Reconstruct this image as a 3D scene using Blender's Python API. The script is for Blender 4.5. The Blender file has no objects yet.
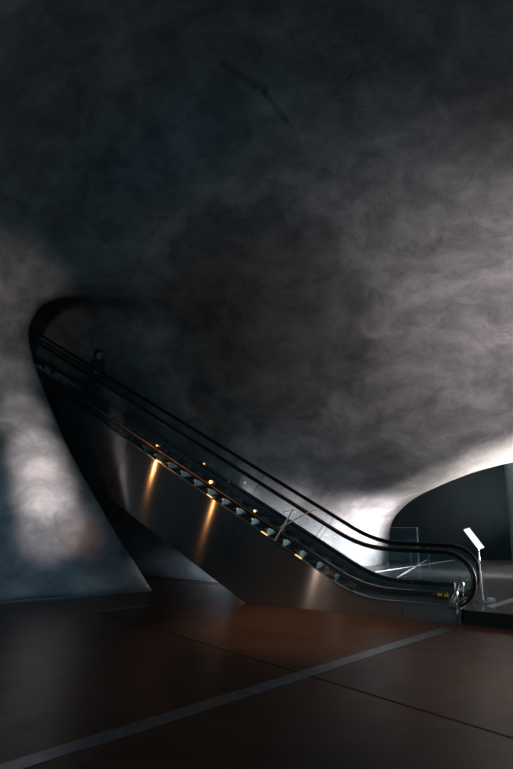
import bpy, bmesh, math, random
from mathutils import Vector, Matrix
from mathutils.bvhtree import BVHTree

random.seed(7)
K = 1.18                       # metres per working unit
sc = bpy.context.scene
COL = sc.collection
R = math.radians

# ------------------------------------------------------------------ frames
O = Vector((2.888, 8.245, 0.0))            # near floor corner of the escalator newel
A = Vector((-0.89956, 0.43680, 0.0))       # horizontal direction the escalator climbs along
N = Vector((0.43680, 0.89956, 0.0))        # across the escalator, away from the viewer


def E(s, u, z):
    return O + A * s + N * u + Vector((0, 0, z))

# ------------------------------------------------------------------ materials


def new_mat(name):
    m = bpy.data.materials.new(name)
    m.use_nodes = True
    nt = m.node_tree
    b = nt.nodes['Principled BSDF']
    return m, nt, b


def nd(nt, typ, **kw):
    n = nt.nodes.new(typ)
    for k, v in kw.items():
        if k in n.inputs:
            n.inputs[k].default_value = v
        else:
            setattr(n, k, v)
    return n


def ramp(nt, stops):
    r = nt.nodes.new('ShaderNodeValToRGB')
    el = r.color_ramp.elements
    while len(el) > len(stops):
        el.remove(el[-1])
    while len(el) < len(stops):
        el.new(1)
    for e, (p, c) in zip(el, stops):
        e.position = p
        e.color = (c[0], c[1], c[2], 1) if hasattr(c, '__len__') else (c, c, c, 1)
    return r


def simple(name, col, rough=.5, metal=0.0, nscale=20, var=.15, bump=.0, spec=.5, coat=0):
    m, nt, b = new_mat(name)
    tc = nd(nt, 'ShaderNodeTexCoord')
    no = nd(nt, 'ShaderNodeTexNoise', Scale=nscale, Detail=4.0)
    nt.links.new(tc.outputs['Object'], no.inputs['Vector'])
    lo = [c * (1 - var) for c in col]
    hi = [min(1, c * (1 + var)) for c in col]
    r = ramp(nt, [(.3, lo), (.7, hi)])
    nt.links.new(no.outputs['Fac'], r.inputs[0])
    nt.links.new(r.outputs[0], b.inputs['Base Color'])
    b.inputs['Roughness'].default_value = rough
    b.inputs['Metallic'].default_value = metal
    b.inputs['Specular IOR Level'].default_value = spec
    b.inputs['Coat Weight'].default_value = coat
    if bump:
        bp = nd(nt, 'ShaderNodeBump', Strength=bump, Distance=.01)
        nt.links.new(no.outputs['Fac'], bp.inputs['Height'])
        nt.links.new(bp.outputs[0], b.inputs['Normal'])
    return m


def concrete():
    m, nt, b = new_mat('troweled_concrete')
    L = nt.links.new
    geo = nd(nt, 'ShaderNodeNewGeometry')
    # warp
    w = nd(nt, 'ShaderNodeTexNoise', Scale=.55, Detail=3.0)
    L(geo.outputs['Position'], w.inputs['Vector'])
    sub = nd(nt, 'ShaderNodeVectorMath', operation='SUBTRACT')
    L(w.outputs['Color'], sub.inputs[0]); sub.inputs[1].default_value = (.5, .5, .5)
    scl = nd(nt, 'ShaderNodeVectorMath', operation='SCALE'); scl.inputs['Scale'].default_value = 1.0
    L(sub.outputs[0], scl.inputs[0])
    add = nd(nt, 'ShaderNodeVectorMath', operation='ADD')
    L(geo.outputs['Position'], add.inputs[0]); L(scl.outputs[0], add.inputs[1])
    mp = nd(nt, 'ShaderNodeMapping'); mp.inputs['Scale'].default_value = (.75, .9, 1.15)
    mp.inputs['Rotation'].default_value = (.2, .35, .5)
    L(add.outputs[0], mp.inputs['Vector'])
    n1 = nd(nt, 'ShaderNodeTexNoise', Scale=1.7, Detail=10.0, Roughness=.66, Distortion=.15)
    L(mp.outputs[0], n1.inputs['Vector'])
    n2 = nd(nt, 'ShaderNodeTexNoise', Scale=.35, Detail=4.0, Roughness=.5)
    L(geo.outputs['Position'], n2.inputs['Vector'])
    mix = nd(nt, 'ShaderNodeMath', operation='MULTIPLY_ADD'); mix.inputs[1].default_value = .35
    L(n2.outputs['Fac'], mix.inputs[0])
    ms = nd(nt, 'ShaderNodeMath', operation='MULTIPLY'); ms.inputs[1].default_value = .65
    L(n1.outputs['Fac'], ms.inputs[0]); L(ms.outputs[0], mix.inputs[2])
    r = ramp(nt, [(.32, (.13, .14, .15)), (.46, (.24, .24, .25)), (.55, (.34, .335, .34)), (.68, (.50, .49, .49))])
    L(mix.outputs[0], r.inputs[0])
    # trowel veins
    n3 = nd(nt, 'ShaderNodeTexNoise', Scale=.7, Detail=5.0, Roughness=.55, Distortion=1.4)
    L(mp.outputs[0], n3.inputs['Vector'])
    d = nd(nt, 'ShaderNodeMath', operation='SUBTRACT'); d.inputs[1].default_value = .5
    L(n3.outputs['Fac'], d.inputs[0])
    ab = nd(nt, 'ShaderNodeMath', operation='ABSOLUTE'); L(d.outputs[0], ab.inputs[0])
    n4 = nd(nt, 'ShaderNodeTexNoise', Scale=.8, Detail=2.0)
    L(geo.outputs['Position'], n4.inputs['Vector'])
    rv = ramp(nt, [(0.0, .78), (.012, 1.0)])
    L(ab.outputs[0], rv.inputs[0])
    gate = ramp(nt, [(.5, 0.0), (.58, 1.0)])
    L(n4.outputs['Fac'], gate.inputs[0])
    mv = nd(nt, 'ShaderNodeMix', data_type='RGBA', blend_type='MULTIPLY')
    L(gate.outputs[0], mv.inputs['Factor']); L(r.outputs[0], mv.inputs['A']); L(rv.outputs[0], mv.inputs['B'])
    # ragged re-trowelled patch, with the shade right of the tunnel mouth painted in
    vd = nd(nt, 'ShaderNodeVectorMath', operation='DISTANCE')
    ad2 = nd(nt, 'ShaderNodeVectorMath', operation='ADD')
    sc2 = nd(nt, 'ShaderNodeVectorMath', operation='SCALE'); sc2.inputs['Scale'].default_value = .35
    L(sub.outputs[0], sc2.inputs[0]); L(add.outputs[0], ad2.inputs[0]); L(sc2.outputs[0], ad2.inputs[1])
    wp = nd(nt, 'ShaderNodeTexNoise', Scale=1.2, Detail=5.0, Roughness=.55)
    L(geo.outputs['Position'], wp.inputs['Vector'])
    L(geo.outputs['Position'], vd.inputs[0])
    vd.inputs[1].default_value = SHADE_PATCH
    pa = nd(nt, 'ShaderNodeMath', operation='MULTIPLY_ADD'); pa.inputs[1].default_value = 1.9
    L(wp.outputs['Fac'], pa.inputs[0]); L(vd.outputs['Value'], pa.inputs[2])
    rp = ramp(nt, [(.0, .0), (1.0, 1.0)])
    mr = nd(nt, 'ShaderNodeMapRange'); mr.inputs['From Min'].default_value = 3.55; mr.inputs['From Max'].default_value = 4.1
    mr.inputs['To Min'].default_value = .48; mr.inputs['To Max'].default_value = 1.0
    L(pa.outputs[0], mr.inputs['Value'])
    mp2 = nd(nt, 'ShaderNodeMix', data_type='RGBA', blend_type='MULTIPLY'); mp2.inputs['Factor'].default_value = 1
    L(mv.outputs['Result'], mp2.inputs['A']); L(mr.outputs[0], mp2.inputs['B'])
    # a few hand-trowelled grooves and cracks across the vault: (start, end, half width, darkness)
    cur = mp2.outputs['Result']
    sm = nd(nt, 'ShaderNodeVectorMath', operation='SCALE'); sm.inputs['Scale'].default_value = .28
    wf = nd(nt, 'ShaderNodeTexNoise', Scale=2.2, Detail=4.0)
    L(geo.outputs['Position'], wf.inputs['Vector'])
    sf = nd(nt, 'ShaderNodeVectorMath', operation='SUBTRACT'); sf.inputs[1].default_value = (.5, .5, .5)
    L(wf.outputs['Color'], sf.inputs[0]); L(sf.outputs[0], sm.inputs[0])
    wpz = nd(nt, 'ShaderNodeVectorMath', operation='ADD')
    L(geo.outputs['Position'], wpz.inputs[0]); L(sm.outputs[0], wpz.inputs[1])
    hsum = None
    for a_, b_, wd, dk in GROOVES:
        a_, b_ = Vector(a_), Vector(b_)
        ab_ = b_ - a_
        v1 = nd(nt, 'ShaderNodeVectorMath', operation='SUBTRACT'); v1.inputs[1].default_value = a_; L(wpz.outputs[0], v1.inputs[0])
        dt = nd(nt, 'ShaderNodeVectorMath', operation='DOT_PRODUCT'); dt.inputs[1].default_value = ab_ / ab_.length_squared; L(v1.outputs[0], dt.inputs[0])
        cl = nd(nt, 'ShaderNodeClamp'); L(dt.outputs['Value'], cl.inputs['Value'])
        s1 = nd(nt, 'ShaderNodeVectorMath', operation='SCALE'); s1.inputs[0].default_value = ab_; L(cl.outputs[0], s1.inputs['Scale'])
        ds = nd(nt, 'ShaderNodeVectorMath', operation='DISTANCE'); L(v1.outputs[0], ds.inputs[0]); L(s1.outputs[0], ds.inputs[1])
        mg = nd(nt, 'ShaderNodeMapRange'); mg.inputs['From Min'].default_value = wd * .4; mg.inputs['From Max'].default_value = wd
        mg.inputs['To Min'].default_value = dk; mg.inputs['To Max'].default_value = 1
        L(ds.outputs['Value'], mg.inputs['Value'])
        mm = nd(nt, 'ShaderNodeMix', data_type='RGBA', blend_type='MULTIPLY'); mm.inputs['Factor'].default_value = 1
        L(cur, mm.inputs['A']); L(mg.outputs[0], mm.inputs['B']); cur = mm.outputs['Result']
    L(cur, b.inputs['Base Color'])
    rr = nd(nt, 'ShaderNodeMapRange'); rr.inputs['To Min'].default_value = .42; rr.inputs['To Max'].default_value = .75
    L(n1.outputs['Fac'], rr.inputs['Value']); L(rr.outputs[0], b.inputs['Roughness'])
    bp = nd(nt, 'ShaderNodeBump', Strength=.35, Distance=.06)
    L(n1.outputs['Fac'], bp.inputs['Height'])
    bp2 = nd(nt, 'ShaderNodeBump', Strength=.25, Distance=.05)
    L(rv.outputs[0], bp2.inputs['Height']); L(bp.outputs[0], bp2.inputs['Normal'])
    L(bp2.outputs[0], b.inputs['Normal'])
    b.inputs['Specular IOR Level'].default_value = .4
    return m


def floor_mat(name, c0, c1, rough):
    m, nt, b = new_mat(name)
    L = nt.links.new
    geo = nd(nt, 'ShaderNodeNewGeometry')
    n1 = nd(nt, 'ShaderNodeTexNoise', Scale=.45, Detail=7.0, Roughness=.55, Distortion=.6)
    L(geo.outputs['Position'], n1.inputs['Vector'])
    r = ramp(nt, [(.35, c0), (.65, c1)])
    L(n1.outputs['Fac'], r.inputs[0]); L(r.outputs[0], b.inputs['Base Color'])
    n2 = nd(nt, 'ShaderNodeTexNoise', Scale=3.0, Detail=6.0)
    L(geo.outputs['Position'], n2.inputs['Vector'])
    mr = nd(nt, 'ShaderNodeMapRange'); mr.inputs['To Min'].default_value = rough - .08; mr.inputs['To Max'].default_value = rough + .12
    L(n2.outputs['Fac'], mr.inputs['Value']); L(mr.outputs[0], b.inputs['Roughness'])
    bp = nd(nt, 'ShaderNodeBump', Strength=.05, Distance=.01)
    L(n2.outputs['Fac'], bp.inputs['Height']); L(bp.outputs[0], b.inputs['Normal'])
    b.inputs['Specular IOR Level'].default_value = .36
    return m


def brushed(name, col, rough, aniso=.9, tangent=None):
    m, nt, b = new_mat(name)
    L = nt.links.new
    b.inputs['Metallic'].default_value = 1.0 if tangent is None else .8
    b.inputs['Anisotropic'].default_value = aniso
    geo = nd(nt, 'ShaderNodeNewGeometry')
    mp = nd(nt, 'ShaderNodeMapping'); mp.vector_type = 'POINT'
    mp.inputs['Scale'].default_value = (1.0, 1.0, 1.0)
    L(geo.outputs['Position'], mp.inputs['Vector'])
    n = nd(nt, 'ShaderNodeTexNoise', Scale=.8, Detail=3.0)
    L(mp.outputs[0], n.inputs['Vector'])
    r = ramp(nt, [(.3, [c * .85 for c in col]), (.7, col)])
    L(n.outputs['Fac'], r.inputs[0]); L(r.outputs[0], b.inputs['Base Color'])
    b.inputs['Roughness'].default_value = rough
    if tangent is not None:
        cv = nd(nt, 'ShaderNodeCombineXYZ')
        for i in range(3):
            cv.inputs[i].default_value = tangent[i]
        L(cv.outputs[0], b.inputs['Tangent'])
        # slight waviness of the sheet
        bn = nd(nt, 'ShaderNodeTexNoise', Scale=1.3, Detail=2.0)
        L(geo.outputs['Position'], bn.inputs['Vector'])
        bp = nd(nt, 'ShaderNodeBump', Strength=.03, Distance=.02)
        L(bn.outputs['Fac'], bp.inputs['Height']); L(bp.outputs[0], b.inputs['Normal'])
    return m


def glass_mat(name, tint=(.93, .965, .97), refl=.10, rough=.02):
    m = bpy.data.materials.new(name)
    m.use_nodes = True
    nt = m.node_tree
    nt.nodes.clear()
    out = nd(nt, 'ShaderNodeOutputMaterial')
    tr = nd(nt, 'ShaderNodeBsdfTransparent'); tr.inputs[0].default_value = (*tint, 1)
    gl = nd(nt, 'ShaderNodeBsdfGlossy'); gl.inputs['Roughness'].default_value = rough
    no = nd(nt, 'ShaderNodeTexNoise', Scale=2.0)
    geo = nd(nt, 'ShaderNodeNewGeometry'); nt.links.new(geo.outputs['Position'], no.inputs['Vector'])
    lw = nd(nt, 'ShaderNodeLayerWeight'); lw.inputs['Blend'].default_value = .5
    fr = nd(nt, 'ShaderNodeMath', operation='POWER'); fr.inputs[1].default_value = 4.5
    nt.links.new(lw.outputs['Facing'], fr.inputs[0])
    ml = nd(nt, 'ShaderNodeMath', operation='MULTIPLY_ADD'); ml.inputs[1].default_value = .04; ml.inputs[2].default_value = refl * .3
    nt.links.new(no.outputs['Fac'], ml.inputs[0])
    ad = nd(nt, 'ShaderNodeMath', operation='ADD'); ad.use_clamp = True
    nt.links.new(fr.outputs[0], ad.inputs[0]); nt.links.new(ml.outputs[0], ad.inputs[1])
    mx = nd(nt, 'ShaderNodeMixShader')
    nt.links.new(ad.outputs[0], mx.inputs[0]); nt.links.new(tr.outputs[0], mx.inputs[1]); nt.links.new(gl.outputs[0], mx.inputs[2])
    nt.links.new(mx.outputs[0], out.inputs[0])
    return m


def emit(name, col, strength):
    m, nt, b = new_mat(name)
    b.inputs['Base Color'].default_value = (*col, 1)
    b.inputs['Emission Color'].default_value = (*col, 1)
    b.inputs['Emission Strength'].default_value = strength
    return m


GROOVES = [((-1.25, 8.06, 10.38), (-.62, 9.26, 10.44), .05, .8), ((-.62, 9.26, 10.44), (.17, 9.72, 10.19), .14, .62),
           ((.17, 9.72, 10.19), (.59, 10.03, 9.81), .11, .62), ((.59, 10.03, 9.81), (.91, 10.19, 9.45), .05, .8),
           ((-.23, 9.35, 10.4), (.1, 8.95, 10.5), .035, .75), ((1.62, 9.44, 10.03), (1.84, 9.11, 10.08), .05, .7),
           ((1.84, 9.11, 10.08), (2.22, 8.84, 10.01), .04, .75), ((2.22, 8.84, 10.01), (2.5, 8.13, 9.95), .03, .8),
           ((1.85, 10.27, 8.58), (1.38, 10.31, 8.88), .04, .75), ((-1.23, 10.68, 9.36), (-.46, 10.5, 9.43), .04, .7),
           ((4.2, 9.69, 8.23), (4.53, 8.99, 8.82), .05, .75), ((3.68, 10.11, 7.16), (3.9, 9.9, 7.5), .05, .75)]
SHADE_PATCH = tuple(v * K for v in (.15, 10.9, 5.5))
M = {}
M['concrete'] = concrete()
M['floor'] = floor_mat('brown_polished_floor', (.050, .026, .018), (.100, .052, .033), .36)
M['floor_up'] = floor_mat('grey_polished_floor', (.08, .09, .10), (.14, .145, .15), .17)
M['riser'] = simple('dark_glossy_riser', (.02, .028, .034), .12, 0, 3, .2)
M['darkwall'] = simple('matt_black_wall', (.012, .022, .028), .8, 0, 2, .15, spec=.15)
M['strip'] = simple('satin_metal_inlay', (.27, .31, .36), .36, .8, 8, .2)
M['bright'] = simple('bright_metal_inlay', (.75, .75, .78), .4, .2, 8, .1)
M['joint'] = simple('dark_joint_filler', (.008, .009, .011), .6, 0, 10, .2)
perp = (A * -.24 + Vector((0, 0, .97)))
along = (A * .871 + Vector((0, 0, .491)))
M['brushed'] = brushed('brushed_steel_cladding', (.33, .33, .34), .125, 1.0, tuple(perp.normalized()))
M['steel'] = brushed('plain_steel', (.42, .42, .44), .28, .3)
M['chrome'] = brushed('polished_chrome', (.8, .8, .82), .10, 0)
M['gold_highlight'] = simple('warm_highlight_edge', (.95, .62, .32), .32, 1.0, 10, .1)  # gold tint paints the warm highlight on rib and step ends
M['black_metal'] = simple('black_painted_metal', (.022, .032, .038), .4, 0, 30, .2, spec=.25)
M['step'] = simple('ribbed_aluminium_step', (.13, .19, .23), .38, .3, 30, .3)
M['rubber'] = simple('black_rubber_handrail', (.012, .016, .018), .5, 0, 40, .2, spec=.2)
M['yellow'] = simple('yellow_demarcation_paint', (.75, .58, .05), .5, 0, 30, .1)
M['glass'] = glass_mat('clear_balustrade_glass')
M['bandglass'] = glass_mat('smoked_glass', (.62, .72, .76), .12, .04)
M['white'] = simple('white_sign_panel', (.85, .85, .85), .5, 0, 10, .03)
M['sign'] = emit('lit_sign_face', (.95, .97, 1.0), 1.1)
M['bulb'] = emit('warm_lamp_bulb', (1.0, .50, .16), 4.0)
M['bulb2'] = emit('warm_lamp_bulb_dim', (1.0, .52, .20), 1.8)
M['coat'] = simple('dark_teal_coat_cloth', (.020, .035, .038), .9, 0, 60, .3, .3)
M['skin'] = simple('skin', (.42, .23, .15), .55, 0, 30, .08)
M['hair'] = simple('dark_brown_hair', (.02, .012, .009), .6, 0, 80, .4)
M['shoe'] = simple('black_leather', (.012, .012, .014), .4, 0, 30, .2)
M['bag'] = simple('black_bag_leather', (.02, .018, .018), .45, 0, 30, .2)

# ------------------------------------------------------------------ builders


def tag(o, label=None, cat=None, group=None, kind=None):
    if label: o['label'] = label
    if cat: o['category'] = cat
    if group: o['group'] = group
    if kind: o['kind'] = kind
    return o


def empty(name, loc, label=None, cat=None, group=None):
    o = bpy.data.objects.new(name, None)
    o.empty_display_size = .1
    COL.objects.link(o)
    o.location = Vector(loc) * K
    return tag(o, label, cat, group)


def wloc(o):
    v = Vector((0, 0, 0))
    while o is not None:
        v += o.location
        o = o.parent
    return v


class MB:
    def __init__(s):
        s.bm = bmesh.new()

    def quad_prism(s, ring0, ring1):
        """solid between two equal-length closed rings"""
        a = [s.bm.verts.new(p) for p in ring0]
        b = [s.bm.verts.new(p) for p in ring1]
        n = len(a)
        for i in range(n):
            s.bm.faces.new((a[i], a[(i + 1) % n], b[(i + 1) % n], b[i]))
        s.bm.faces.new(a[::-1]); s.bm.faces.new(b)
        return s

    def box(s, c, ax, ay, az):
        """centre, three half-axis vectors"""
        c, ax, ay, az = map(Vector, (c, ax, ay, az))
        r0 = [c + ax * i + ay * j - az for i, j in ((-1, -1), (1, -1), (1, 1), (-1, 1))]
        r1 = [p + az * 2 for p in r0]
        return s.quad_prism(r0, r1)

    def ebox(s, s0, s1, u0, u1, z0, z1):
        r0 = [E(s0, u0, z0), E(s1, u0, z0), E(s1, u1, z0), E(s0, u1, z0)]
        r1 = [E(s0, u0, z1), E(s1, u0, z1), E(s1, u1, z1), E(s0, u1, z1)]
        return s.quad_prism(r0, r1)

    def strip_prism(s, low, high, u0, u1):
        """solid between two (s,z) polylines of equal length, from u0 to u1"""
        n = len(low)
        g = []
        for u in (u0, u1):
            g.append(([s.bm.verts.new(E(p[0], u, p[1])) for p in low], [s.bm.verts.new(E(p[0], u, p[1])) for p in high]))
        (l0, h0), (l1, h1) = g
        F = s.bm.faces.new
        for i in range(n - 1):
            F((l0[i], l0[i + 1], h0[i + 1], h0[i]))
            F((l1[i + 1], l1[i], h1[i], h1[i + 1]))
            F((h0[i], h0[i + 1], h1[i + 1], h1[i]))
            F((l0[i + 1], l0[i], l1[i], l1[i + 1]))
        F((l0[0], h0[0], h1[0], l1[0])); F((h0[-1], l0[-1], l1[-1], h1[-1]))
        return s

    def tube(s, pts, r, n=10, caps=True, flat=1.0, side=None):
        """tube through pts; r float or list. flat squashes the second axis"""
        pts = [Vector(p) for p in pts]
        rs = r if hasattr(r, '__len__') else [r] * len(pts)
        prev = None
        rings = []
        for i, p in enumerate(pts):
            t = (pts[min(i + 1, len(pts) - 1)] - pts[max(i - 1, 0)]).normalized()
            if side is not None:
                x = Vector(side).normalized()
            elif prev is None:
                up = Vector((0, 0, 1)) if abs(t.z) < .9 else Vector((1, 0, 0))
                x = t.cross(up).normalized()
            else:
                x = (prev - t * prev.dot(t)).normalized()
            prev = x
            y = t.cross(x).normalized()
            rings.append([s.bm.verts.new(p + x * rs[i] * math.cos(2 * math.pi * k / n) + y * rs[i] * flat * math.sin(2 * math.pi * k / n)) for k in range(n)])
        for a, b in zip(rings, rings[1:]):
            for k in range(n):
                s.bm.faces.new((a[k], a[(k + 1) % n], b[(k + 1) % n], b[k]))
        if caps:
            s.bm.faces.new(rings[0][::-1]); s.bm.faces.new(rings[-1])
        return s

    def ball(s, c, rx, ry=None, rz=None, n=16):
        ry = ry or rx; rz = rz or rx
        mat = Matrix.Translation(Vector(c)) @ Matrix.Diagonal((rx, ry, rz, 1))
        bmesh.ops.create_uvsphere(s.bm, u_segments=n, v_segments=max(6, n // 2), radius=1, matrix=mat)
        return s

    def build(s, name, mat, parent=None, smooth=False, bevel=0):
        bm = s.bm
        bmesh.ops.recalc_face_normals(bm, faces=bm.faces)
        if bevel:
            bmesh.ops.bevel(bm, geom=list(bm.edges), offset=bevel, segments=2, affect='EDGES', profile=.5)
        off = wloc(parent) if parent else Vector((0, 0, 0))
        for v in bm.verts:
            v.co = v.co * K
        if parent is None and len(bm.verts):
            xs = [v.co for v in bm.verts]
            off = Vector((sum(v.x for v in xs) / len(xs), sum(v.y for v in xs) / len(xs), min(v.z for v in xs)))
        for v in bm.verts:
            v.co -= off
        me = bpy.data.meshes.new(name)
        bm.to_mesh(me); bm.free()
        me.materials.append(mat)
        if smooth:
            for p in me.polygons: p.use_smooth = True
        o = bpy.data.objects.new(name, me)
        COL.objects.link(o)
        if parent is not None:
            o.parent = parent
        else:
            o.location = off
        return o


def struct(o):
    o['kind'] = 'structure'
    return o

# ------------------------------------------------------------------ the concrete shell


COLS = [
  [(-9.47, 17.14, 0.0), (-4.83, 14.1, 0.0), (-0.83, 11.72, 0.0), (-0.15, 11.61, 0.0), (0.68, 11.71, 0.0), (1.46, 12.05, 0.0), (2.81, 12.9, 0.0), (3.27, 14.29, 0.0)] ,
  [(-9.3, 17.5, 3.2), (-4.74, 14.28, 2.0), (-0.87, 11.45, 2.08), (-0.03, 11.6, 1.67), (0.71, 11.8, 1.36), (1.48, 12.1, 0.92), (3.03, 13.1, 0.7), (3.22, 14.6, 0.58)] ,
  [(-9.3, 17.5, 5.5), (-5.15, 14.59, 4.2), (-1.12, 11.6, 3.58), (0.07, 11.4, 2.91), (1.33, 11.4, 2.39), (2.19, 11.7, 1.67), (3.24, 12.9, 1.3), (3.32, 14.4, 1.48)] ,
  [(-9.38, 17.32, 7.5), (-5.73, 14.54, 6.0), (-1.39, 11.9, 4.76), (0.07, 11.1, 4.25), (1.69, 10.8, 3.67), (2.95, 11.1, 2.14), (3.94, 12.5, 1.87), (4.24, 14.2, 2.22)] ,
  [(-9.64, 16.78, 8.6), (-5.9, 14.18, 6.9), (-1.76, 12.0, 5.5), (-0.03, 10.6, 5.29), (1.93, 9.7, 4.82), (4.69, 9.9, 3.1), (5.46, 11.6, 2.46), (6.58, 13.5, 3.09)] ,
  [(-9.91, 16.24, 9.2), (-6.08, 13.82, 7.2), (-2.22, 11.9, 5.9), (-0.53, 10.1, 6.27), (2.01, 8.9, 6.32), (6.23, 8.6, 3.65), (8.17, 10.2, 2.81), (11, 12, 4.5)] ,
  [(-10.17, 15.7, 9.4), (-6.25, 13.46, 7.3), (-2.87, 11.7, 6.09), (-1.3, 9.8, 6.98), (1.6, 8.2, 8.28), (5.63, 7.2, 6.51), (9.5, 5, 4.5), (12, 4, 3.5)] ,
  [(-10.39, 15.25, 9.3), (-6.43, 13.1, 7.2), (-3.58, 11.4, 6.12), (-2.48, 9.8, 7.19), (-0.5, 7.4, 8.91), (3.5, 1.5, 7.6), (7.5, -4, 5.5), (10, -7, 3)] ,
  [(-10.61, 14.8, 9.0), (-6.6, 12.74, 6.9), (-4.32, 11.3, 6.02), (-3.88, 9.9, 7.03), (-2.63, 7.0, 8.19), (-1.2, 0.5, 7.8), (0, -7, 6.5), (0, -11, 4)] ,
  [(-10.82, 14.35, 8.3), (-6.78, 12.38, 6.3), (-4.77, 11.2, 5.64), (-4.89, 9.9, 6.09), (-5.33, 7.6, 6.43), (-6.5, 1.5, 6.3), (-8, -6, 4.5), (-9, -10, 3)] ,
  [(-10.95, 14.08, 7.0), (-7.04, 12.29, 5.2), (-4.83, 11.1, 4.9), (-5.17, 9.9, 4.29), (-5.99, 8.4, 3.77), (-9, 2.5, 3.5), (-11, -5, 2.8), (-12, -9, 2)] ,
  [(-11.0, 13.99, 5.5), (-6.59, 12.07, 3.8), (-4.03, 10.95, 3.12), (-4.55, 10.1, 2.8), (-5.46, 9.1, 2.39), (-8.8, 4.2, 2.0), (-11.4, -4.5, 1.6), (-12, -8, 1.2)] ,
  [(-11.0, 13.99, 3.5), (-5.74, 11.77, 2.0), (-3.13, 10.85, 1.63), (-3.79, 10.3, 1.34), (-4.86, 9.5, 0.98), (-8.4, 5.4, 0.8), (-11.7, -4, 0.7), (-12.4, -8, 0.5)] ,
  [(-11.0, 13.99, 0.0), (-4.73, 11.56, 0.0), (-2.04, 10.91, 0.0), (-3.11, 10.33, 0.0), (-4.59, 9.65, 0.0), (-8.2, 6.3, 0), (-12, -3.6, 0), (-12.8, -8, 0)] ,
]
SHELL_SIDE = -1


def cr(p0, p1, p2, p3, t):
    # centripetal-ish Catmull-Rom with reduced tension
    k = .5
    m1 = (p2 - p0) * k; m2 = (p3 - p1) * k
    t2, t3 = t * t, t * t * t
    return p1 * (2 * t3 - 3 * t2 + 1) + m1 * (t3 - 2 * t2 + t) + p2 * (-2 * t3 + 3 * t2) + m2 * (t3 - t2)


def interp(seq, n):
    out = []
    L = len(seq)
    for i in range(L - 1):
        p1, p2 = seq[i], seq[i + 1]
        p0 = seq[i - 1] if i else p1 * 2 - p2
        p3 = seq[i + 2] if i + 2 < L else p2 * 2 - p1
        for k in range(n):
            out.append(cr(p0, p1, p2, p3, k / n))
    out.append(seq[-1].copy())
    return out


net = [[Vector(p) for p in c] for c in COLS]
fine = [interp(c, 12) for c in net]
rows = list(zip(*fine))
rows = [interp(list(r), 10) for r in rows]       # rows[ring][theta]
mb = MB()
vg = [[mb.bm.verts.new(p) for p in r] for r in rows]
for i in range(len(vg) - 1):
    for j in range(len(vg[0]) - 1):
        mb.bm.faces.new((vg[i][j], vg[i + 1][j], vg[i + 1][j + 1], vg[i][j + 1]))
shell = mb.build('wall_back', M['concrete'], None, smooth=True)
struct(shell)
# thickness goes outward, away from the hall
_f = min(shell.data.polygons, key=lambda p: (p.center + shell.location - Vector((-1.2, .5, 7.8)) * K).length)
sd = shell.modifiers.new('thick', 'SOLIDIFY'); sd.thickness = .12; sd.offset = 1 if _f.normal.z > 0 else -1

# cap added at the far tunnel end to keep world light out
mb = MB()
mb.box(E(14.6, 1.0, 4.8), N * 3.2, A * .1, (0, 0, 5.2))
struct(mb.build('wall_end_added_cap', M['darkwall']))

# floor slab in front
mb = MB(); mb.box((0, 4.5, -.1), (14, 0, 0), (0, 14, 0), (0, 0, .1))
struct(mb.build('floor', M['floor']))


def plank(p0, p1, w, z, name, mat, h=.004):
    p0 = Vector((p0[0], p0[1], z)); p1 = Vector((p1[0], p1[1], z))
    d = (p1 - p0).normalized(); q = Vector((-d.y, d.x, 0)) * w
    m = MB(); m.box((p0 + p1) / 2, (p1 - p0) / 2, q, (0, 0, h / 2))
    return struct(m.build(name, mat))


# inlaid metal strips and joints of the floor
plank((-4.3, 2.06), (2.66, 8.03), .085, .002, 'trim_1', M['strip'])
plank((-2.54, 9.13), (4.2, 2.6), .012, .002, 'trim_2', M['joint'])
plank((-2.54, 9.10), (-1.7, 9.62), .03, .002, 'trim_3', M['strip'])

# raised floor behind the escalator
ZL = .2
P1 = [E(-12, .07, 0), E(-.08, .07, 0), E(-.08, 1.12, 0), E(3.3, 1.12, 0), E(3.3, 8.0, 0), E(-12, 8.0, 0)]
mb = MB()
top = [p + Vector((0, 0, ZL)) for p in P1]
mb.quad_prism([p + Vector((0, 0, .001)) for p in P1], top)
o = struct(mb.build('floor_raised', M['floor_up']))
o.data.materials.append(M['riser'])
for p in o.data.polygons:
    if abs(p.normal.z) < .5:
        p.material_index = 1
plank((3.42, 8.42), (5.5, 10.3), .06, ZL + .002, 'trim_4', M['strip'])
plank((2.2, 10.07), (4.23, 13.84), .016, ZL + .002, 'trim_5', M['bright'])
plank((1.98, 11.39), (4.81, 13.65), .014, ZL + .002, 'trim_6', M['bright'])

# dark hall wall seen through the right opening
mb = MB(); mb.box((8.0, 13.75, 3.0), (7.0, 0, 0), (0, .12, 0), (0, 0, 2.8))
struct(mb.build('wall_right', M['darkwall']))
# pale round pier in the dark hall
mb = MB(); mb.tube([(6.03, 12.9, ZL), (6.03, 12.9, 4.5)], .16, 24)
struct(mb.build('wall_pier', simple('grey_plaster_pier', (.10, .15, .17), .6, 0, 4, .2)))

# skirting gap with small glints along the left wall foot
base = [Vector(p) for p in [(-2.1, 10.86, 0), (-3.11, 10.27, 0), (-4.59, 9.58, 0), (-6.4, 8.2, 0)]]
base = interp(base, 5)
mb = MB()
for a, b in zip(base, base[1:]):
    d = (b - a).normalized(); q = Vector((-d.y, d.x, 0))
    mb.box((a + b) / 2 + Vector((0, 0, .014)), (b - a) / 2, q * .012, (0, 0, .012))
struct(mb.build('baseboard_left', M['steel']))

# ------------------------------------------------------------------ escalator
SL = .563


def prof(c, zf, s, w=.42):
    """flat zf then rises with slope SL (line z = SL*s + c), rounded knee"""
    s0 = (zf - c) / SL
    if s <= s0 - w: return zf
    if s >= s0 + w: return SL * s + c
    t = (s - (s0 - w)) / (2 * w)
    return zf + SL * 2 * w * t * t / 2


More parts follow.
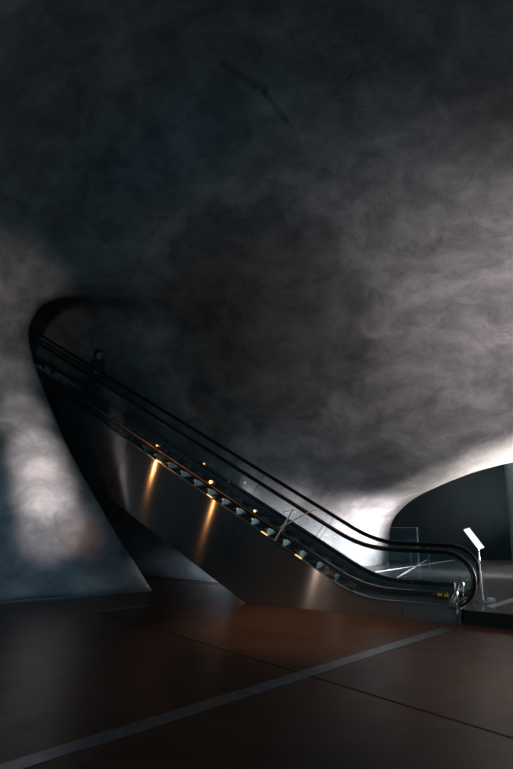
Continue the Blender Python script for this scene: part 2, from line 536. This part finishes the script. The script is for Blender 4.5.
def zr(s): return prof(.243, 1.01, s)
def zg(s): return prof(-.335, .43, s)
def zp(s): return prof(-.578, .245, s)
def zb(s): return max(0.0, SL * s - 1.935)


SMAX = 13.2
W = 1.0
esc = empty('escalator', E(2.0, .5, 0),
            'long steel escalator with glass balustrades and black handrails rising into the dark tunnel', 'escalator')


def srange(a, b, st=.12):
    n = max(2, int(round((b - a) / st)))
    return [a + (b - a) * i / n for i in range(n + 1)]


# truss body
ss = sorted(set(srange(-.04, SMAX) + [3.437]))
mb = MB(); mb.strip_prism([(s, zb(s) + .003) for s in ss], [(s, zp(s) - .02) for s in ss], .03, W - .0)
mb.build('truss', M['black_metal'], esc)

# near and far cladding in separate sheets, the seams square to the slope
def clad(u0, u1):
    # sheets bounded by seam lines perpendicular to the incline: s shift with height
    seams = [.78, 3.55, 6.05, 8.3, 10.6]
    edges = [-.05] + seams + [SMAX]
    for k in range(len(edges) - 1):
        e0, e1 = edges[k], edges[k + 1]
        n = 26
        low, high = [], []
        for i in range(n + 1):
            f = i / n
            def seam_s(e, z, first):
                if e in (-.05, .78, SMAX): return e
                return e - (z - zp(e)) * .5      # lean back down
            st = e0 + (e1 - e0) * f
            zt = zp(st)
            # low point: shift along the perpendicular
            sh0 = 0 if e0 in (-.05, .78, SMAX) else 1
            sh1 = 0 if e1 in (-.05, .78, SMAX) else 1
            shift = (sh0 * (1 - f) + sh1 * f)
            sl = st
            for _ in range(12):
                sl = st + shift * .5 * (zt - zb(sl)) * .9
            g = .004 if 0 < k else 0
            a0 = g * (1 - f); a1 = -.004 * f
            high.append((st + a0 + a1, zt)); low.append((sl + a0 + a1, zb(sl) + .002))
        m = MB(); m.strip_prism(low, high, u0, u1)
        m.build('side_panel', M['brushed'], esc)


clad(0.0, .025)
clad(W + .005, W + .03)

# thin bright edge along the cladding top
for u in (0.0,):
    ss = srange(-.05, SMAX, .15)
    mb = MB(); mb.strip_prism([(s, zp(s)) for s in ss], [(s, zp(s) + .012) for s in ss], u - .012, u + .03)
    mb.build('edge_trim', M['steel'], esc)

# smoked band between cladding and glass foot, dark rails
for u in (.035, W - .035):
    ss = srange(.12, SMAX, .15)
    if u < .5:
        mb = MB(); mb.strip_prism([(s, zp(s) + .015) for s in ss], [(s, zg(s) - .075) for s in ss], u - .006, u + .006)
        mb.build('smoked_band', M['bandglass'], esc)
    mb = MB(); mb.strip_prism([(s, zg(s) - .075) for s in ss], [(s, zg(s) - .005) for s in ss], u - .035, u + .03)
    mb.build('inner_deck', M['black_metal'], esc)
    s2 = [s for s in ss if s > 2.5]
    mb = MB(); mb.strip_prism([(s, zg(s) - .030) for s in s2], [(s, zg(s) - .020) for s in s2], u - .044, u - .034)
    mb.build('bright_rib', M['gold_highlight'] if u < .5 else M['steel'], esc)
mb = MB(); ss = srange(.12, SMAX, .15)
mb.strip_prism([(s, zp(s) - .02) for s in ss], [(s, zg(s) - .08) for s in ss], W - .05, W - .03)
mb.build('skirt_panel', M['steel'], esc)

# steps
RUN = .30; RISE = RUN * SL
proto = None
ns = 0
s_first = 1.55
for k in range(37):
    sN = s_first + k * RUN                 # nosing
    z = prof(-.578, .2, sN + .05) + .055
    mb = MB()
    ring = [(sN, z), (sN + RUN * 1.0, z), (sN + RUN * 1.0, z - .05), (sN + .06, z - RISE - .01), (sN + .01, z - RISE - .01)]
    mb.quad_prism([E(a_, .09, b_) for a_, b_ in ring], [E(a_, W - .09, b_) for a_, b_ in ring])
    st = mb.build('step', M['step'], esc)
    mb = MB()
    mb.ebox(sN - .012, sN + .05, .075, .115, z - .02, z + .012)
    mb.build('step_nosing', M['yellow'] if k < 6 else M['gold_highlight'], st)
# landing plate and comb
mb = MB(); mb.ebox(-.06, 1.0, .09, W - .09, .12, ZL + .006); mb.build('landing_plate', M['steel'], esc)
mb = MB()
for i in range(20):
    u = .11 + i * .041
    mb.ebox(1.0, 1.16, u, u + .02, .18, ZL + .016)
mb.build('comb', M['steel'], esc)
mb = MB(); mb.ebox(1.16, 1.58, .09, W - .09, .12, ZL); mb.build('flat_step', M['step'], esc)
mb = MB(); mb.ebox(.105, .165, -.012, -.002, .372, .412); mb.ebox(.19, .26, -.012, -.002, .376, .416)
mb.build('warning_mark', M['yellow'], esc)
mb = MB(); mb.ebox(.28, .33, -.010, -.002, .378, .41)
mb.build('warning_mark', simple('red_mark', (.35, .03, .02), .5), esc)

# handrails
def rail_path(smax=SMAX):
    pts = []
    cs, cz, r = .13, .61, .40
    for i in range(15):
        th = R(-105) - R(165) * 0 + 0
        a_ = R(258 - i * (168 / 14))       # from underside round the nose to the top
        pts.append((cs + r * math.cos(a_) * 1.0, cz + r * math.sin(a_)))
    # a_ measured so that 180deg = toward -s
    for s in srange(.3, smax, .15):
        pts.append((s, zr(s)))
    return pts


rp = rail_path()
for u in (.035, W - .035):
    mb = MB(); mb.tube([E(s, u, z) for s, z in rp], .038, 12, flat=.62, side=N)
    h = mb.build('handrail', M['rubber'], esc, smooth=True)
    # guide rail under it
    cs, cz = .13, .61
    mb = MB()
    pts = [(cs + (s - cs) * .905, cz + (z - cz) * .905) if s < .25 else (s, z - .036) for s, z in rp]
    mb.tube([E(s, u, z) for s, z in pts], .012, 8, side=N)
    mb.build('handrail_guide', M['black_metal'], esc, smooth=True)

# balustrade glass, sheets with fine gaps, joints square to the slope
def sheets(u):
    joints = [.62 if u < .5 else .5, 2.0 if u < .5 else 2.12, 3.5, 5.0, 6.5, 8.0, 9.5, 11.0, SMAX]
    # rounded nose sheet
    cs, cz, r = .13, .61, .36
    nose = [(cs + r * math.cos(R(a_)), cz + r * math.sin(R(a_))) for a_ in range(240, 89, -10)]
    nose = [p for p in nose if p[1] > .40]
    ring = [(joints[0] - .004, .43)] + [(nose[0][0] + .06, .43)] + nose + [(joints[0] - .004, .97)]
    m = MB(); m.quad_prism([E(s, u - .006, z) for s, z in ring], [E(s, u + .006, z) for s, z in ring])
    m.build('glass_panel', M['glass'], esc)
    for j0, j1 in zip(joints, joints[1:]):
        low, high = [], []
        n = 14
        for i in range(n + 1):
            f = i / n
            sh = .28 * ((0 if j0 < 1 else 1) * (1 - f) + (0 if j1 >= SMAX else 1) * f)
            s = j0 + (j1 - j0) * f + (.004 if i == 0 else 0) - (.004 if i == n else 0)
            high.append((s, zr(s) - .04)); low.append((s + sh, zg(s + sh)))
        m = MB(); m.strip_prism(low, high, u - .006, u + .006)
        m.build('glass_panel', M['glass'], esc)
    for j in joints[:-1]:
        sh = 0 if j < 1 else .28
        a0 = (j + sh, zg(j + sh)); a1 = (j, zr(j) - .035)
        m = MB(); m.tube([E(a0[0], u - .007, a0[1]), E(a1[0], u - .007, a1[1])], .0045, 6)
        m.build('glass_joint', M['strip'] if j < 1 else M['black_metal'], esc)


sheets(.035)
sheets(W - .035)

# chrome inlets where the handrails enter the newels
for u in (.035, W - .035):
    mb = MB()
    mb.tube([E(.07, u, .21), E(.04, u, .30), E(.02, u, .37), E(-.01, u, .46)], [.045, .05, .04, .015], 12, side=N)
    mb.tube([E(.0, u - .05, .0), E(.0, u - .05, .30)], .018, 8)
    mb.build('handrail_inlet', M['chrome'], esc, smooth=True)

# thin white rods in front of the near balustrade
mb = MB()
mb.tube([E(2.86, -.01, 1.05), E(2.52, -.01, 1.57), E(2.70, -.01, 1.52)], .013, 6)
mb.tube([E(2.76, -.01, 1.27), E(2.14, -.01, 1.58), E(2.09, -.01, 1.55)], .011, 6)
mb.build('balustrade_rods', M['white'], esc)

# small warm lamps of the balustrade
for (s, z), u, r, bm_ in [((5.372, 2.736), -.005, .014, 'bulb'), ((4.143, 2.032), -.005, .03, 'bulb'), ((3.243, 1.531), -.005, .020, 'bulb'),
                     ((5.506, 2.753), .95, .012, 'bulb2'), ((4.873, 2.406), .95, .022, 'bulb2'), ((4.283, 2.039), .95, .022, 'bulb'),
                     ((3.924, 2.026), .95, .012, 'bulb2'), ((3.406, 1.547), .95, .018, 'bulb')]:
    m = MB(); m.ball(E(s, u, z), r)
    lampo = m.build('deck_lamp', M[bm_], esc, smooth=True)
# short glowing bars under the band (cladding top)
for s in (5.31, 4.15, 2.43, 3.05):
    m = MB(); m.tube([E(s - .05, -.014, zp(s - .05) + .02), E(s + .06, -.014, zp(s + .06) + .02)], .009, 6)
    m.build('glow_bar', M['bulb2'], esc)

# ------------------------------------------------------------------ sign stand
sg = empty('sign_stand', (3.49, 8.81, ZL),
           'slim floor stand with tilted glowing white panel, right of the escalator foot', 'sign stand')
mb = MB(); mb.tube([(3.49, 8.81, ZL + .012), (3.485, 8.81, 1.03)], .011, 10); mb.build('pole', M['chrome'], sg)
mb = MB(); mb.tube([(3.49, 8.81, ZL), (3.49, 8.81, ZL + .012)], .10, 24)
mb.build('base', M['steel'], sg)
mb = MB(); mb.box((3.62, 8.80, ZL + .03), (.05, 0, 0), (0, .04, 0), (0, 0, .027)); mb.build('power_box', M['white'], sg, bevel=.006)
cu = Vector((3.425, 8.81, 1.145))
dv = Vector((.088, -.05, -.145)) ; wv = Vector((.050, .02, .012))
dn = dv.cross(wv).normalized() * .008
mb = MB(); mb.box(cu, dv, wv, dn); mb.build('sign_panel', M['sign'], sg)
mb = MB(); mb.box(cu + dn * 2 * (-1 if dn.y < 0 else 1), dv * 1.0, wv * 1.0, dn * .6); mb.build('sign_back', M['steel'], sg)

# ------------------------------------------------------------------ glass barrier against the dark hall
gb = empty('glass_barrier', (3.42, 13.1, ZL),
           'low clear glass barrier between two thin steel posts, in front of the dark hall wall', 'barrier')
for x, r in ((3.05, .010), (3.775, .017)):
    mb = MB(); mb.tube([(x, 13.1, ZL + .01), (x, 13.1, 1.01)], r, 8)
    p = mb.build('post', M['chrome'], gb)
    m2 = MB(); m2.tube([(x, 13.1, ZL), (x, 13.1, ZL + .02)], .05, 12); m2.build('foot', M['chrome'], p)
mb = MB(); mb.box((3.41, 13.1, .62), (.345, 0, 0), (0, .005, 0), (0, 0, .36)); mb.build('glass_pane', M['glass'], gb)
mb = MB(); mb.tube([(3.05, 13.1, 1.0), (3.775, 13.1, 1.0)], .006, 6); mb.build('top_rail', M['steel'], gb)
mb = MB(); mb.tube([(3.05, 13.1, .54), (3.775, 13.1, .54)], .006, 6); mb.build('middle_rail', M['steel'], gb)

# ------------------------------------------------------------------ person riding the escalator
PS = 7.42; PU = .45
pz = prof(-.578, .2, PS + .05) + .055
sN = s_first + round((PS - s_first) / RUN) * RUN - RUN
pz = prof(-.578, .2, sN + .05) + .055
PS = sN + .16
pr = empty('person', E(PS, PU, pz),
           'person in a long dark coat standing high on the escalator, near the tunnel mouth', 'person')
H = 1.42
fwd = -A                   # faces down the escalator
sid = N


def pp(f_, s_, z_):
    return E(PS, PU, pz) + fwd * f_ * H + sid * s_ * H + Vector((0, 0, z_ * H))


def skin_fig(name, verts, edges, radii, mat, parent, root=0, sub=2):
    me = bpy.data.meshes.new(name)
    off = wloc(parent)
    me.from_pydata([Vector(v) * K - off for v in verts], edges, [])
    me.materials.append(mat)
    o = bpy.data.objects.new(name, me); COL.objects.link(o); o.parent = parent
    o.modifiers.new('skin', 'SKIN')
    if not me.skin_vertices:
        me.attributes.new('', 'FLOAT', 'POINT')
    for i, r in enumerate(radii):
        sv = me.skin_vertices[0].data[i]
        rr = r if hasattr(r, '__len__') else (r, r)
        sv.radius = (rr[0] * H * K, rr[1] * H * K)
        sv.use_root = (i == root)
    sm = o.modifiers.new('sub', 'SUBSURF'); sm.levels = sub; sm.render_levels = sub
    return o


V = []; ED = []; RD = []


def av(p, r, to=None):
    V.append(pp(*p)); RD.append(r)
    i = len(V) - 1
    if to is not None: ED.append((to, i))
    return i


pel = av((0, 0, .53), .075)
wai = av((0, 0, .62), .068, pel)
che = av((.0, 0, .72), .080, wai)
uch = av((-.005, 0, .79), .070, che)
nek = av((.0, 0, .845), .032, uch)
hd0 = av((.008, 0, .885), .042, nek)
hd1 = av((.012, 0, .925), .050, hd0)
hd2 = av((.005, 0, .965), .040, hd1)
for sg_ in (-1, 1):
    sh = av((-.005, sg_ * .105, .80), .034, uch)
    if sg_ < 0:      # near arm reaches down toward the handrail
        el = av((.03, -.145, .66), .026, sh)
        wr = av((.12, -.175, .575), .017, el)
        pm = av((.145, -.18, .565), .018, wr)
        for k in range(4):
            f1 = av((.165, -.185 + (k - 1.5) * .012, .562), .0055, pm)
            av((.185 - abs(k - 1.5) * .004, -.186 + (k - 1.5) * .013, .548), .0045, f1)
        t1 = av((.155, -.162, .558), .006, pm); av((.168, -.155, .548), .005, t1)
    else:
        el = av((-.01, .135, .635), .026, sh)
        wr = av((.02, .14, .50), .017, el)
        pm = av((.025, .14, .475), .018, wr)
        for k in range(4):
            f1 = av((.03 + (k - 1.5) * .011, .142, .45), .0055, pm)
            av((.036 + (k - 1.5) * .011, .138, .43), .0045, f1)
        t1 = av((.05, .135, .462), .006, pm); av((.056, .132, .445), .005, t1)
    hp = av((0, sg_ * .045, .50), .055, pel)
    kn = av((.012, sg_ * .05, .285), .036, hp)
    an = av((-.01, sg_ * .05, .05), .022, kn)
    av((.06, sg_ * .055, .022), .018, an)
body = skin_fig('body', V, ED, RD, M['skin'], pr)
# hair, nose, eyes
mb = MB(); mb.ball(pp(-.012, 0, .952), .062 * H, .062 * H, .060 * H)
mb.ball(pp(-.035, 0, .90), .045 * H, .05 * H, .07 * H)
mb.build('hair', M['hair'], pr, smooth=True)
mb = MB(); mb.ball(pp(.062, 0, .925), .010 * H, .010 * H, .014 * H); mb.build('nose', M['skin'], pr, smooth=True)
for q in (-1, 1):
    mb = MB(); mb.ball(pp(.055, q * .02, .937), .006 * H); mb.build('eye', M['hair'], pr, smooth=True)
    mb = MB(); mb.tube([pp(-.04, q * .055, .026), pp(.02, q * .055, .030), pp(.085, q * .056, .020)], [.022 * H, .027 * H, .017 * H], 10)
    mb.build('shoe', M['shoe'], pr, smooth=True)
# mouth
mb = MB(); mb.ball(pp(.056, 0, .898), .005 * H, .012 * H, .004 * H); mb.build('mouth', simple('lips', (.3, .09, .07), .5), pr, smooth=True)
# coat: lathe rings with folds, plus sleeves
mb = MB()
rings = []
for z_, rx, ry in [(.06, .088, .140), (.115, .096, .148), (.16, .118, .152), (.26, .118, .145), (.36, .105, .135), (.48, .096, .122), (.58, .080, .105), (.64, .076, .098), (.72, .088, .112), (.78, .082, .125), (.815, .060, .100), (.838, .040, .052)]:
    ring = []
    for k in range(24):
        a_ = 2 * math.pi * k / 24
        w = 1 + (.05 * math.cos(6 * a_) * max(0, (.55 - z_)) / .35)
        ring.append(mb.bm.verts.new(pp(rx * w * math.cos(a_), ry * w * math.sin(a_), z_)))
    rings.append(ring)
for a_, b_ in zip(rings, rings[1:]):
    for k in range(24):
        mb.bm.faces.new((a_[k], a_[(k + 1) % 24], b_[(k + 1) % 24], b_[k]))
mb.tube([pp(-.005, -.09, .80), pp(.03, -.145, .66), pp(.108, -.172, .585)], [.046 * H, .036 * H, .026 * H], 12)
mb.tube([pp(-.005, .09, .80), pp(-.01, .135, .635), pp(.018, .14, .515)], [.046 * H, .036 * H, .026 * H], 12)
co = mb.build('coat', M['coat'], pr, smooth=True)

# ------------------------------------------------------------------ lamps and light
def area(name, loc, tgt, size, power, col, spread=180, sy=None):
    l = bpy.data.lights.new(name, 'AREA'); l.energy = power * K * K; l.color = col
    l.size = size * K
    if sy: l.shape = 'RECTANGLE'; l.size_y = sy * K
    l.spread = R(spread)
    o = bpy.data.objects.new(name, l); COL.objects.link(o)
    o.location = Vector(loc) * K
    o.rotation_euler = (Vector(tgt) - Vector(loc)).to_track_quat('-Z', 'Y').to_euler()
    return o


def spot(name, loc, tgt, ang, power, col, rad=.05, blend=1.0):
    l = bpy.data.lights.new(name, 'SPOT'); l.energy = power * K * K; l.color = col
    l.spot_size = R(ang); l.spot_blend = blend; l.shadow_soft_size = rad * K
    o = bpy.data.objects.new(name, l); COL.objects.link(o)
    o.location = Vector(loc) * K
    o.rotation_euler = (Vector(tgt) - Vector(loc)).to_track_quat('-Z', 'Y').to_euler()
    return o


def point(name, loc, power, col, rad=.05):
    l = bpy.data.lights.new(name, 'POINT'); l.energy = power * K * K; l.color = col; l.shadow_soft_size = rad * K
    o = bpy.data.objects.new(name, l); COL.objects.link(o); o.location = Vector(loc) * K
    return o

COOL = (.80, .84, 1.0); PALE = (1.0, .88, .88); WARM = (1.0, .42, .13)
# unseen lamps for the daylight from far right
area('daylight_hall', (7.4, 12.7, .5), (4.6, 11.2, 2.4), 1.0, 230, (1.0, .90, .82), 110)
spot('wall_foot_fill', (7.4, 10.6, .7), (1.75, 12.2, .8), 28, 7600, (1.0, .90, .92), .2)  # extra spot added to brighten the wall foot by the arch
area('daylight_vault', (8.3, 2.6, 1.0), (4.7, 9.0, 4.7), 2.0, 60, (1.0, .86, .85), 44)
# unseen spots added to shape the lit band and tints on the left pier
for i, (t, e_) in enumerate([((-4.58, 9.9, 4.1), 450), ((-4.33, 9.95, 3.4), 1000), ((-4.08, 10.1, 2.65), 2100), ((-3.95, 10.25, 1.95), 2600), ((-3.82, 10.35, 1.25), 1900)]):
    spot('pier_fill_spot', (-2.2 + .12 * i, 5.0, 5.6), t, 11.5, e_ * .8, (1.0, .88, .86), .12)
spot('pier_fill_wash', (-2.6, 5.0, 4.6), (-5.0, 9.9, 5.4), 34, 230, (1.0, .80, .70), .1)
spot('pier_fill_cool', (-1.8, 4.5, 4.0), (-4.2, 10.1, .8), 34, 150, (.45, .68, 1.0), .1)
spot('pier_fill_warm', (-2.5, 5.0, 3.0), (-3.3, 10.45, 1.05), 10, 260, (1.0, .5, .25), .1)
# warm lamps whose images streak down the brushed cladding
spot('warm_lamp', (-4.63, 9.21, 2.48), (-1.9, 10.6, 2.2), 100, 16, WARM, .010)
spot('warm_lamp_low', (-4.95, 7.26, 1.46), (-.8, 10.0, 1.6), 60, 9, WARM, .010)
spot('pale_streak_fill', (-5.2, 2.7, .40), (1.2, 9.06, .25), 12, 55, (1.0, .72, .55), .02)  # unseen lamp added for the pale highlight on the skirt
spot('floor_fill', (.6, 7.0, 6.5), (.7, 8.4, 0), 38, 700, (1.0, .62, .36), .2)  # unseen overhead spot added to warm the floor by the skirt
spot('floor_fill', (3.4, 5.2, 6.5), (3.0, 6.6, 0), 56, 300, (1.0, .64, .42), .2)  # second added spot, brightens the floor at right
area('tunnel_fill', E(10.5, 1.0, 6.3), E(8, 1.0, 2.0), 1.0, .1, (.35, .65, 1.0), 180)  # dim fill added to lift the blacks inside the tunnel
area('tunnel_end_fill', E(10.5, 1.0, 5.0), E(14.5, 1.0, 5.5), 1.0, 1.0, (.35, .65, .9), 160)  # added fill that lightens the deep end of the tunnel
spot('under_truss_fill', E(4.2, .8, .22), E(4.95, 1.5, .1), 70, 45, (.65, .82, 1.0), .03)  # hidden spot added under the truss to brighten the wall foot
for s_, z_ in ((7.6, 3.99), (5.372, 2.71), (4.143, 2.01), (3.243, 1.50), (2.4, 1.05)):
    point('deck_light', E(s_, .065, z_ - .06), .12, WARM, .01)

w = bpy.data.worlds.new('dim_hall'); sc.world = w; w.use_nodes = True
bg = w.node_tree.nodes['Background']
bg.inputs[0].default_value = (.15, .50, .66, 1); bg.inputs[1].default_value = .75

cam = bpy.data.cameras.new('camera'); co = bpy.data.objects.new('camera', cam); COL.objects.link(co)
co.location = Vector((0, 0, 1.95)) * K
co.rotation_euler = (R(90 + 10.7), 0, 0)
cam.sensor_fit = 'HORIZONTAL'; cam.sensor_width = 36; cam.lens = 540 / 513 * 36
cam.clip_start = .05
sc.camera = co
vs = sc.view_settings
sc.display_settings.display_device = 'sRGB'
vs.view_transform = 'Standard'; vs.look = 'None'; vs.gamma = 1; vs.use_curve_mapping = False
vs.exposure = 0
sc.cycles.use_denoising = True
sc.cycles.max_bounces = 8; sc.cycles.transparent_max_bounces = 24
